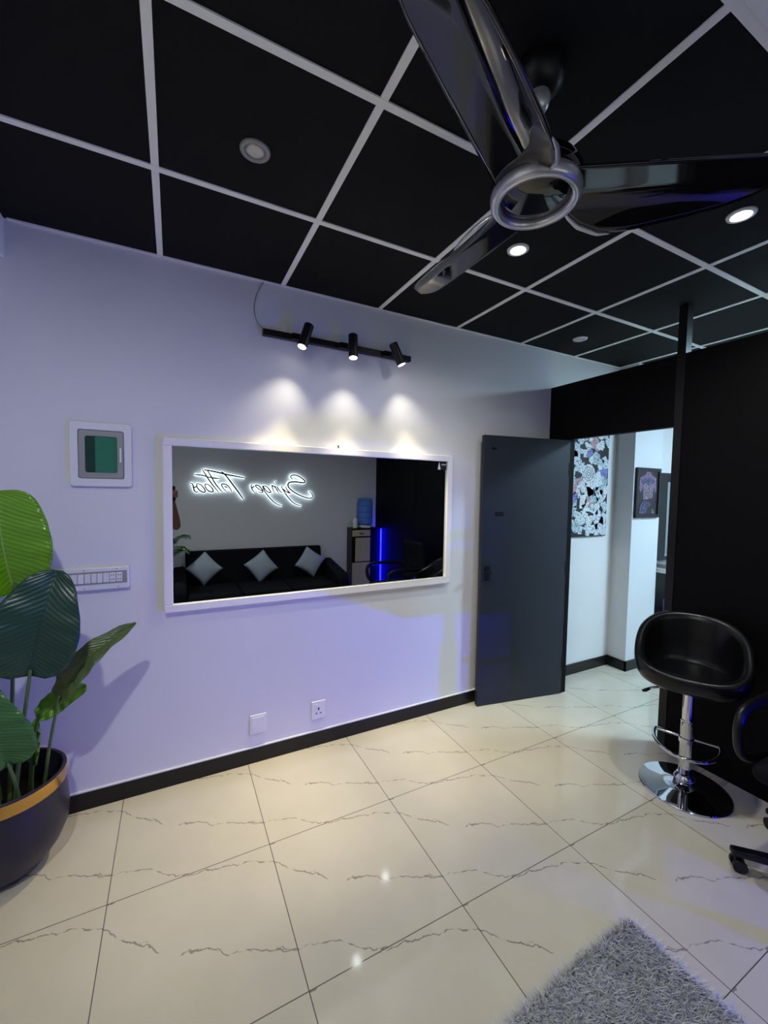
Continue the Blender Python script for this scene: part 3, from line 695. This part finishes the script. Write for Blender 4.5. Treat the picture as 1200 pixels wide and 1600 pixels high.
def cushion(x, y, z, s, tilt, rot, label):
    rows = []
    for sd in (1, -1):
        pass
    m = MB(); N = 16
    def P(i, j, sd):
        u, v = -1+2*i/N, -1+2*j/N
        pin = 1-0.07*(1-abs(u)**2)*(abs(v)**3); pin2 = 1-0.07*(1-abs(v)**2)*(abs(u)**3)
        th = 0.072*max(0.0, (1-abs(u)**2.2)*(1-abs(v)**2.2))**0.55
        a, b = u*s*pin2, v*s*pin
        return (a, sd*th, b)
    m.grid([[P(i, j, 1) for j in range(N+1)] for i in range(N+1)]); m.grid([[P(i, j, -1) for j in range(N+1)] for i in range(N+1)])
    M = Matrix.Rotation(tilt, 3, 'X') @ Matrix.Rotation(rot, 3, 'Y')
    m.v = [tuple(M @ Vector(p)) for p in m.v]
    o = obj('throw_cushion', m, MT['cushion'], None, smooth=True); o.location = (x, y, z+min(p[2] for p in m.v))
    tag(o, label, 'cushion', 'pale cushions on the sofa')
q = math.radians(45)
cushion(0.322, -3.00, 0.600, 0.150, math.radians(15), q+0.05, 'pale cushion nearest the palm at the end of the black sofa')
cushion(0.985, -2.985, 0.585, 0.155, math.radians(15), q+0.16, 'pale cushion standing at the middle of the black sofa')
cushion(1.625, -2.99, 0.600, 0.155, math.radians(15), q-0.16, 'pale cushion beside the sofa arm that faces the water dispenser')

# ---------------------------------------------------------------- glowing sign on the back wall
SIGN = {'S': [[(1.426, 1.706), (1.402, 1.731), (1.417, 1.753), (1.47, 1.759), (1.541, 1.731), (1.595, 1.688), (1.597, 1.664), (1.559, 1.659), (1.479, 1.668), (1.4, 1.662), (1.37, 1.639), (1.374, 1.596), (1.427, 1.545), (1.516, 1.494), (1.606, 1.459), (1.679, 1.446), (1.708, 1.469), (1.696, 1.513), (1.66, 1.544)]], 'y': [[(1.337, 1.604), (1.353, 1.561), (1.397, 1.514), (1.34, 1.537), (1.301, 1.573)], [(1.275, 1.616), (1.305, 1.556), (1.358, 1.475), (1.419, 1.405), (1.481, 1.362), (1.557, 1.34)]], 'i': [[(1.22, 1.606), (1.245, 1.559), (1.288, 1.517)], [(1.199, 1.67), (1.209, 1.654)]], 'n': [[(1.194, 1.61), (1.216, 1.563), (1.246, 1.516)], [(1.203, 1.584), (1.161, 1.613), (1.157, 1.6), (1.186, 1.516)]], 'g': [[(1.044, 1.607), (1.086, 1.599), (1.123, 1.557), (1.14, 1.522), (1.102, 1.527), (1.061, 1.569), (1.04, 1.607)], [(1.032, 1.606), (1.057, 1.544), (1.102, 1.481), (1.161, 1.413), (1.229, 1.362), (1.293, 1.344)]], 'e': [[(1.04, 1.535), (0.995, 1.559), (0.95, 1.596), (0.954, 1.613), (0.987, 1.605), (1.028, 1.56), (1.04, 1.527), (1.016, 1.515), (0.979, 1.53)]], 'r': [[(0.898, 1.624), (0.894, 1.587), (0.914, 1.541), (0.937, 1.514)], [(0.898, 1.57), (0.934, 1.604)]], 'T': [[(0.537, 1.774), (0.592, 1.717), (0.662, 1.622), (0.726, 1.533), (0.776, 1.458), (0.798, 1.428)], [(0.337, 1.788), (0.428, 1.774), (0.523, 1.755), (0.606, 1.736), (0.705, 1.72), (0.812, 1.701)]], 'a': [[(0.655, 1.521), (0.634, 1.569), (0.599, 1.606), (0.557, 1.62), (0.536, 1.608), (0.557, 1.564), (0.592, 1.524)], [(0.606, 1.576), (0.564, 1.59)]], 't': [[(0.374, 1.779), (0.414, 1.711), (0.461, 1.625), (0.509, 1.559), (0.543, 1.519)], [(0.38, 1.701), (0.448, 1.69), (0.512, 1.685)]], 't2': [[(0.317, 1.791), (0.36, 1.717), (0.413, 1.631), (0.467, 1.559), (0.498, 1.519)], [(0.228, 1.727), (0.313, 1.719), (0.38, 1.701)]], 'o': [[(0.349, 1.615), (0.347, 1.582), (0.379, 1.535), (0.42, 1.518), (0.44, 1.529), (0.42, 1.573), (0.386, 1.605), (0.349, 1.616)]], 'o2': [[(0.257, 1.616), (0.253, 1.584), (0.286, 1.534), (0.326, 1.513), (0.349, 1.524), (0.332, 1.564), (0.299, 1.603), (0.257, 1.619)]], 's': [[(0.182, 1.622), (0.208, 1.608), (0.217, 1.569), (0.227, 1.529), (0.249, 1.513), (0.273, 1.521)], [(0.253, 1.58), (0.22, 1.569)]]}
t = thing('wall_sign', 'white glowing script sign reading Syinger Tattoos on the sofa wall', 'sign', (0.95, BY, 1.55))
for ch in ['S', 'y', 'i', 'n', 'g', 'e', 'r', 'T', 'a', 't', 't2', 'o', 'o2', 's']:
    bm_, fm_ = MB(), MB(); thick = 0.010 if ch in 'ST' else 0.008
    for st_ in SIGN[ch]:
        P = smooth_path([(x_, BY+0.022, z_) for x_, z_ in st_], 4)
        n = len(P); R_ = [thick*(0.45+0.55*math.sin(PI*min(1, 0.12+0.8*i/(n-1)))) for i in range(n)]
        bm_.tube(P, [r_+0.0075 for r_ in R_], 8, squash=1.0)
        fm_.tube([p+Vector((0, 0.0165, 0)) for p in P], [r_*0.85+0.002 for r_ in R_], 8)
    gl = obj('glowing_letter', bm_, MT['em_sign'], t, world=True, smooth=True)
    obj('letter_face', fm_, MT['black'], gl, world=True, smooth=True)
    sp_ = SIGN[ch][0][len(SIGN[ch][0])//2]
    obj('standoff', MB().cyl((sp_[0], BY, sp_[1]), (sp_[0], BY+0.02, sp_[1]), 0.004, seg=8), MT['black'], gl, world=True)

# ---------------------------------------------------------------- water dispenser corner
t = thing('cabinet', 'narrow beige and black cabinet under the blue water bottle', 'cabinet', (2.445, -3.09, 0))
obj('carcass', MB().box(2.235, 2.655, -3.20, -3.012, 0.05, 1.02), MT['black'], t, world=True, bevel=0.003)
obj('plinth', MB().box(2.25, 2.64, -3.19, -3.03, 0.0, 0.05), MT['black'], t, world=True)
dr = obj('drawer', MB().box(2.238, 2.512, -3.012, -2.995, 0.915, 1.005), MT['beige'], t, world=True, bevel=0.003)
obj('drawer_pull', MB().box(2.345, 2.405, -2.995, -2.985, 0.955, 0.963), MT['black'], dr, world=True)
obj('door', MB().box(2.285, 2.512, -3.012, -2.995, 0.555, 0.895), MT['beige'], t, world=True, bevel=0.003)
obj('door', MB().box(2.238, 2.512, -3.012, -2.995, 0.07, 0.540), MT['beige'], t, world=True, bevel=0.003)
obj('counter', MB().box(2.23, 2.66, -3.20, -2.99, 1.02, 1.032), MT['black'], t, world=True, bevel=0.002)
t = thing('water_dispenser', 'blue lit water bottle upside down on a small white dispenser', 'water dispenser', (2.47, -3.095, 1.032))
ba = obj('dispenser_base', MB().lathe([(0.0, 0.0), (0.085, 0.0), (0.088, 0.01), (0.085, 0.035), (0.06, 0.05), (0.0, 0.05)]), MT['white'], t, smooth='auto')
obj('tap', MB().cyl((0.03, 0.080, 0.02), (0.03, 0.105, 0.02), 0.007).cyl((0.03, 0.100, 0.03), (0.03, 0.100, 0.004), 0.006), MT['white'], ba)
prof = [(0.0, 0.052), (0.10, 0.052), (0.108, 0.062)]
for k in range(4): prof += [(0.108, 0.072+k*0.083), (0.108, 0.125+k*0.083), (0.102, 0.131+k*0.083), (0.102, 0.141+k*0.083), (0.108, 0.147+k*0.083)]
prof += [(0.108, 0.405), (0.098, 0.420), (0.0, 0.425)]
obj('water_bottle', MB().lathe(prof, seg=40), MT['bottle_blue'], t, smooth='auto')
t = thing('pump_bottle', 'small clear pump bottle standing beside the blue water bottle', 'bottle', (2.30, -3.06, 1.032))
obj('bottle_body', MB().lathe([(0.0, 0.0), (0.033, 0.0), (0.035, 0.01), (0.035, 0.11), (0.025, 0.135), (0.012, 0.142), (0.0, 0.142)]), MT['white'], t, smooth='auto')
obj('pump_head', MB().cyl((0, 0, 0.14), (0, 0, 0.195), 0.006).box(-0.045, 0.012, -0.008, 0.008, 0.192, 0.206), MT['white'], t)
t = thing('light_tube', 'blue glowing light tube upright in the corner by the beige cabinet', 'light tube', (2.678, -2.985, 0.0))
obj('glowing_tube', MB().cyl((0, 0, 0.215), (0, 0, 1.02), 0.012, seg=14), MT['em_blue'], t, smooth='auto')
obj('mounting_strip', MB().box(0.015, 0.0215, -0.012, 0.012, 0.18, 1.04), MT['black'], t)
lamp('added_blue_spot', t, (-0.012, 0.022, 0.19), W_BLUE, (0.0, 0.0, 1.0), 0.012, math.radians(76), 1.0, (0.20-2.68, 2.95, 0.25))  # added spot below the tube, aimed to colour the lower mirror wall blue
obj('end_cap', MB().cyl((0, 0, 0.0), (0, 0, 0.20), 0.007, seg=12), MT['black'], t)

# ---------------------------------------------------------------- things in the room beyond
t = thing('sticker_board', 'tall black board covered all over in white stickers, beyond the doorway', 'board', (3.15, 0, 1.2))
bx0, bx1, bz0, bz1 = 2.86, 3.432, 1.20, 2.36
obj('board', MB().box(bx0, bx1, -0.018, -0.001, bz0, bz1), MT['poster_black'], t, world=True, bevel=0.002)
r2 = random.Random(21)
mats = ['paper_white']*10+['paper_pale']*7+['paper_teal']*3+['paper_blue']*1+['paper_red']*1
placed = []; k = 0
def sticker(px, pz, rr_, shp, mname, lay):
    n = 0; pts = []
    if shp == 'disc': pts = [(px+rr_*math.cos(a*PI/12), pz+rr_*math.sin(a*PI/12)) for a in range(24)]
    elif shp == 'card':
        a = r2.uniform(-0.5, 0.5); wq, hq = rr_*0.75, rr_*1.05
        pts = [(px+c*math.cos(a)-d*math.sin(a), pz+c*math.sin(a)+d*math.cos(a)) for c, d in ((-wq, -hq), (wq, -hq), (wq, hq), (-wq, hq))]
    else:
        ph = [r2.uniform(0, 6.28) for _ in range(3)]; sx = r2.uniform(0.6, 1.25); a0 = r2.uniform(0, PI)
        for a in range(26):
            t_ = a*2*PI/26; q_ = rr_*(1+0.22*math.sin(2*t_+ph[0])+0.16*math.sin(3*t_+ph[1])+0.10*math.sin(7*t_+ph[2]))
            c, d = q_*math.cos(t_)*sx, q_*math.sin(t_)/sx; pts.append((px+c*math.cos(a0)-d*math.sin(a0), pz+c*math.sin(a0)+d*math.cos(a0)))
    pts = [(min(bx1-0.004, max(bx0+0.004, c)), min(bz1-0.004, max(bz0+0.006, d))) for c, d in pts]
    y0 = -0.0182-0.0004*lay
    return obj('sticker', MB().prism(pts, 1, y0, y0-0.0003), MT[mname], t, world=True)
sticker(3.17, 1.74, 0.085, 'disc', 'paper_pale', 1)
for rr_ in (0.060, 0.036, 0.016):
    ring = [(3.17+rr_*math.cos(a*PI/14), 1.74+rr_*math.sin(a*PI/14)) for a in range(28)]
    obj('sticker_ring', MB().tube([(c, -0.0190, d) for c, d in ring], 0.0022, 5, closed=True), MT['slot'], t, world=True)
sticker(3.345, 1.76, 0.080, 'blob', 'paper_blue', 1); sticker(3.24, 2.02, 0.075, 'blob', 'paper_red', 1); sticker(2.985, 1.62, 0.08, 'blob', 'paper_red', 1)
placed = [(3.17, 1.74, 0.085), (3.345, 1.76, 0.07), (3.24, 2.02, 0.06), (2.985, 1.62, 0.07)]
while k < 94:
    px, pz = r2.uniform(bx0+0.03, bx1-0.03), r2.uniform(bz0+0.03, bz1-0.03); rr_ = r2.uniform(0.030, 0.066)
    if any(math.hypot(px-a, pz-b) < 0.60*(rr_+c) for a, b, c in placed) and r2.random() < 0.93: continue
    placed.append((px, pz, rr_)); sticker(px, pz, rr_, r2.choice(['blob', 'blob', 'blob', 'card', 'disc']), r2.choice(mats), 2+k % 4); k += 1

t = thing('framed_picture', 'black framed picture of a tattooed bare torso on the pillar', 'picture', (3.755, -0.17, 1.365))
px0, px1, pz0, pz1 = 3.578, 3.932, 1.366, 1.808
fr = MB(); fw = 0.028
for q_ in ((px0, px1, pz0, pz0+fw), (px0, px1, pz1-fw, pz1), (px0, px0+fw, pz0+fw, pz1-fw), (px1-fw, px1, pz0+fw, pz1-fw)): fr.box(q_[0], q_[1], -0.192, -0.171, q_[2], q_[3])
obj('frame', fr, MT['black'], t, world=True, bevel=0.002)
pr = obj('print', MB().box(px0+0.02, px1-0.02, -0.182, -0.172, pz0+0.02, pz1-0.02), MT['print_dark'], t, world=True)
W_, H_ = px1-px0, pz1-pz0
def pp(pts, m, lay):
    obj('print_figure', MB().prism([(px0+a*W_, pz0+b*H_) for a, b in pts], 1, -0.1822-0.0006*lay, -0.1827-0.0006*lay), MT[m], pr, world=True)
pp([(.16, .80), (.36, .86), (.44, .93), (.58, .92), (.64, .86), (.82, .80), (.86, .55), (.80, .50), (.74, .62), (.70, .40), (.32, .36), (.28, .62), (.20, .50), (.14, .58)], 'print_skin', 0)
pp([(.20, .76), (.44, .80), (.60, .79), (.80, .75), (.70, .68), (.58, .70), (.52, .64), (.40, .70), (.28, .66)], 'print_blue', 1)
pp([(.46, .62), (.58, .64), (.64, .56), (.56, .50), (.60, .42), (.48, .36), (.36, .40), (.42, .50)], 'print_pale', 2)
pp([(.14, .10), (.20, .28), (.34, .34), (.56, .32), (.66, .26), (.50, .20), (.44, .10), (.30, .07)], 'print_blue', 3)
pp([(.66, .10), (.70, .18), (.78, .14), (.80, .08)], 'print_pale', 3)

t = thing('station_mirror', 'black framed mirror past the pillar in the far room', 'mirror', (4.5, 0, 0.93))
sm = MB()
for q_ in ((4.02, 4.34, 0.93, 1.785), (4.86, 5.06, 0.93, 1.785), (4.34, 4.86, 1.70, 1.785), (4.34, 4.86, 0.93, 0.96)): sm.box(q_[0], q_[1], -0.035, -0.001, q_[2], q_[3])
obj('frame', sm, MT['black'], t, world=True, bevel=0.003)
obj('mirror_glass', MB().box(4.34, 4.86, -0.020, -0.004, 0.96, 1.70), MT['mirror'], t, world=True)
t = thing('work_counter', 'white topped counter under the far mirror, past the pillar', 'counter', (4.5, -0.15, 0))
obj('worktop', MB().box(3.978, 5.1, -0.36, -0.037, 0.855, 0.895), MT['white'], t, world=True, bevel=0.003)
obj('back_panel', MB().box(3.985, 5.1, -0.060, -0.037, 0.0, 0.855), MT['black'], t, world=True)
for x_ in (5.07,): obj('side_panel', MB().box(x_, x_+0.03, -0.34, -0.060, 0.0, 0.855), MT['black'], t, world=True)
obj('shelf', MB().box(3.985, 5.07, -0.34, -0.060, 0.44, 0.465), MT['black'], t, world=True)
pb = MB()
for k in range(3): pb.box(3.995+0.01*k, 4.36-0.012*k, -0.30+0.008*k, -0.10, 0.896+0.012*k, 0.906+0.012*k)
tag(obj('paper_stack', pb, MT['grey_plastic']), 'stack of grey papers on the counter under the far mirror', 'papers')
def spray(x_, y_, z_, m, label):
    t = thing('spray_bottle', label, 'bottle', (x_, y_, z_), 0, 'bottles on the counter shelf')
    obj('bottle_body', MB().lathe([(0.0, 0.0), (0.042, 0.0), (0.045, 0.01), (0.045, 0.13), (0.03, 0.165), (0.014, 0.18), (0.0, 0.18)], seg=28), MT[m], t, smooth='auto')
    obj('spray_head', MB().cyl((0, 0, 0.178), (0, 0, 0.205), 0.013).prism([(-0.05, 0.205), (0.03, 0.205), (0.03, 0.235), (-0.03, 0.235)], 1, -0.012, 0.012), MT['white'], t)
spray(4.075, -0.235, 0.4655, 'purple_liquid', 'lilac bottle on the dark shelf below the far counter')
spray(4.24, -0.17, 0.4655, 'white', 'white bottle beside the lilac one below the far counter')
t = thing('beyond_light_panel', 'lit square ceiling panel in the room beyond the partition', 'ceiling light', (4.15, -1.90, H))
t.name = 'lit_ceiling_panel'
obj('panel_frame', MB().box(-0.30, 0.30, -0.30, 0.30, -0.012, -0.0055), MT['grid'], t)
obj('diffuser', MB().box(-0.285, 0.285, -0.285, 0.285, -0.016, -0.0122), MT['em_far'], t)

# ---------------------------------------------------------------- the photographer, whose forearm shows at the mirror's left edge
t = thing('person', 'person in dark clothes holding up a phone, forearm showing at the mirror edge', 'person', (-0.30, -2.66, 0))
SHR, ELR, WRR = (-0.12, -2.66, 1.41), (0.022, -2.475, 1.165), (-0.012, -2.425, 1.430)
SHL, ELL, WLL = (-0.50, -2.66, 1.41), (-0.43, -2.50, 1.17), (-0.11, -2.425, 1.425)
HC = Vector((-0.30, -2.64, 1.575))
b = MB()
def caps(m, *seq):
    for i in range(len(seq)-1): m.capsule(seq[i][0], seq[i+1][0], seq[i][1], seq[i+1][1])
b.ball(HC+Vector((0, 0, 0.03)), (0.076, 0.094, 0.105), 24, 16); b.ball(HC+Vector((0, 0.025, -0.045)), (0.056, 0.068, 0.066), 20, 12)
b.capsule(HC+Vector((0, 0.096, 0.015)), HC+Vector((0, 0.108, -0.02)), 0.009, 0.015); b.capsule(HC+Vector((-0.02, 0.088, -0.062)), HC+Vector((0.02, 0.088, -0.062)), 0.008, 0.008)
for sg in (-1, 1):
    b.ball(HC+Vector((sg*0.078, -0.01, 0.0)), (0.010, 0.020, 0.032), 12, 8); b.capsule(HC+Vector((sg*0.018, 0.088, 0.028)), HC+Vector((sg*0.045, 0.078, 0.028)), 0.009, 0.008)
caps(b, ((-0.30, -2.66, 1.40), 0.062), ((-0.30, -2.648, 1.52), 0.056))
caps(b, ((-0.30, -2.665, 1.36), 0.095), ((-0.30, -2.66, 1.10), 0.105), ((-0.30, -2.66, 0.95), 0.115))
for sh, el, wr in ((SHR, ELR, WRR), (SHL, ELL, WLL)):
    caps(b, (sh, 0.058), (el, 0.043), (tuple(Vector(el).lerp(Vector(wr), 0.25)), 0.046), (wr, 0.027))
    caps(b, ((-0.30, -2.665, 1.37), 0.085), (sh, 0.062))
for sg in (-1, 1): caps(b, ((-0.30+sg*0.09, -2.66, 0.92), 0.095), ((-0.30+sg*0.10, -2.645, 0.50), 0.058), ((-0.30+sg*0.105, -2.665, 0.32), 0.054), ((-0.30+sg*0.11, -2.68, 0.08), 0.036), ((-0.30+sg*0.125, -2.57, 0.034), 0.034))
# hands: palms beside the phone, fingers along its back, thumbs on the screen side
def hand(wr, px, sg):
    wr = Vector(wr); pc = Vector((px, -2.402, 1.480)); b.capsule(wr, pc, 0.026, 0.021); b.capsule(pc, pc+Vector((0, 0.002, 0.035)), 0.021, 0.018)
    for k, ln in enumerate((0.9, 1.0, 0.95, 0.78)):
        z = 1.528-k*0.019; p0 = Vector((px+sg*0.010, -2.392, z)); p1 = p0+Vector((sg*0.012, 0.024, 0.002)); p2 = p1+Vector((-sg*0.022*ln, 0.012, 0.0)); p3 = p2+Vector((-sg*0.018*ln, 0.0005, 0))
        caps(b, (p0, 0.0090), (p1, 0.0085), (p2, 0.0080), (p3, 0.0070))
    q0 = Vector((px+sg*0.004, -2.410, 1.490)); q1 = q0+Vector((-sg*0.018, -0.004, 0.022)); q2 = q1+Vector((-sg*0.014, 0.012, 0.014)); caps(b, (q0, 0.0115), (q1, 0.010), (q2, 0.008))
hand(WRR, 0.012, 1); hand(WLL, -0.072, -1)
body = obj('body', b, MT['skin'], t, world=True, smooth=True, normals=False)
md = body.modifiers.new('remesh', 'REMESH'); md.mode = 'VOXEL'; md.voxel_size = 0.0052; md.use_smooth_shade = True
md = body.modifiers.new('smooth', 'SMOOTH'); md.factor = 0.5; md.iterations = 3
b = MB(); caps(b, ((-0.30, -2.665, 1.365), 0.108), ((-0.30, -2.66, 1.10), 0.118), ((-0.30, -2.66, 0.93), 0.130))
b.v = [(-0.30+(x+0.30)*1.35, y, z) for x, y, z in b.v]
for sh, el in ((SHR, ELR), (SHL, ELL)):
    caps(b, ((-0.30, -2.665, 1.375), 0.095), (sh, 0.074)); caps(b, (sh, 0.074), (tuple(Vector(sh).lerp(Vector(el), 0.55)), 0.066))
sh_ = obj('shirt', b, MT['shirt'], t, world=True, smooth=True, normals=False)
md = sh_.modifiers.new('remesh', 'REMESH'); md.mode = 'VOXEL'; md.voxel_size = 0.010; md.use_smooth_shade = True
b = MB(); b.ball((-0.30, -2.66, 0.93), (0.172, 0.135, 0.12))
for sg in (-1, 1): caps(b, ((-0.30+sg*0.09, -2.66, 0.90), 0.110), ((-0.30+sg*0.10, -2.65, 0.50), 0.078), ((-0.30+sg*0.11, -2.675, 0.10), 0.062))
tr_ = obj('trousers', b, MT['trousers'], t, world=True, smooth=True, normals=False)
md = tr_.modifiers.new('remesh', 'REMESH'); md.mode = 'VOXEL'; md.voxel_size = 0.010; md.use_smooth_shade = True
for sg in (-1, 1):
    obj('shoe', MB().capsule((-0.30+sg*0.11, -2.70, 0.045), (-0.30+sg*0.13, -2.54, 0.040), 0.045, 0.040), MT['black'], t, world=True, smooth=True)
    obj('eye', MB().ball(HC+Vector((sg*0.031, 0.083, 0.012)), 0.0115, 12, 8), MT['white'], t, world=True, smooth=True)
hb = MB().ball(HC+Vector((0, -0.012, 0.05)), (0.086, 0.099, 0.098), 24, 14)
hb.v = [p for p in hb.v]
hb.v = [(x, min(y, HC.y+0.075-(0.0 if z > HC.z+0.085 else 0.075)), z) for x, y, z in hb.v]
obj('hair', hb, MT['hair'], t, world=True, smooth=True)
t = thing('phone', 'dark phone held up to take the picture, in two hands', 'phone', (-0.030, -2.366, 1.505))
obj('phone_body', MB().prism(rrect(-0.0355, 0.0475, -0.075, 0.075, 0.008), 1, -0.004, 0.004), MT['phone'], t, bevel=0.0015)
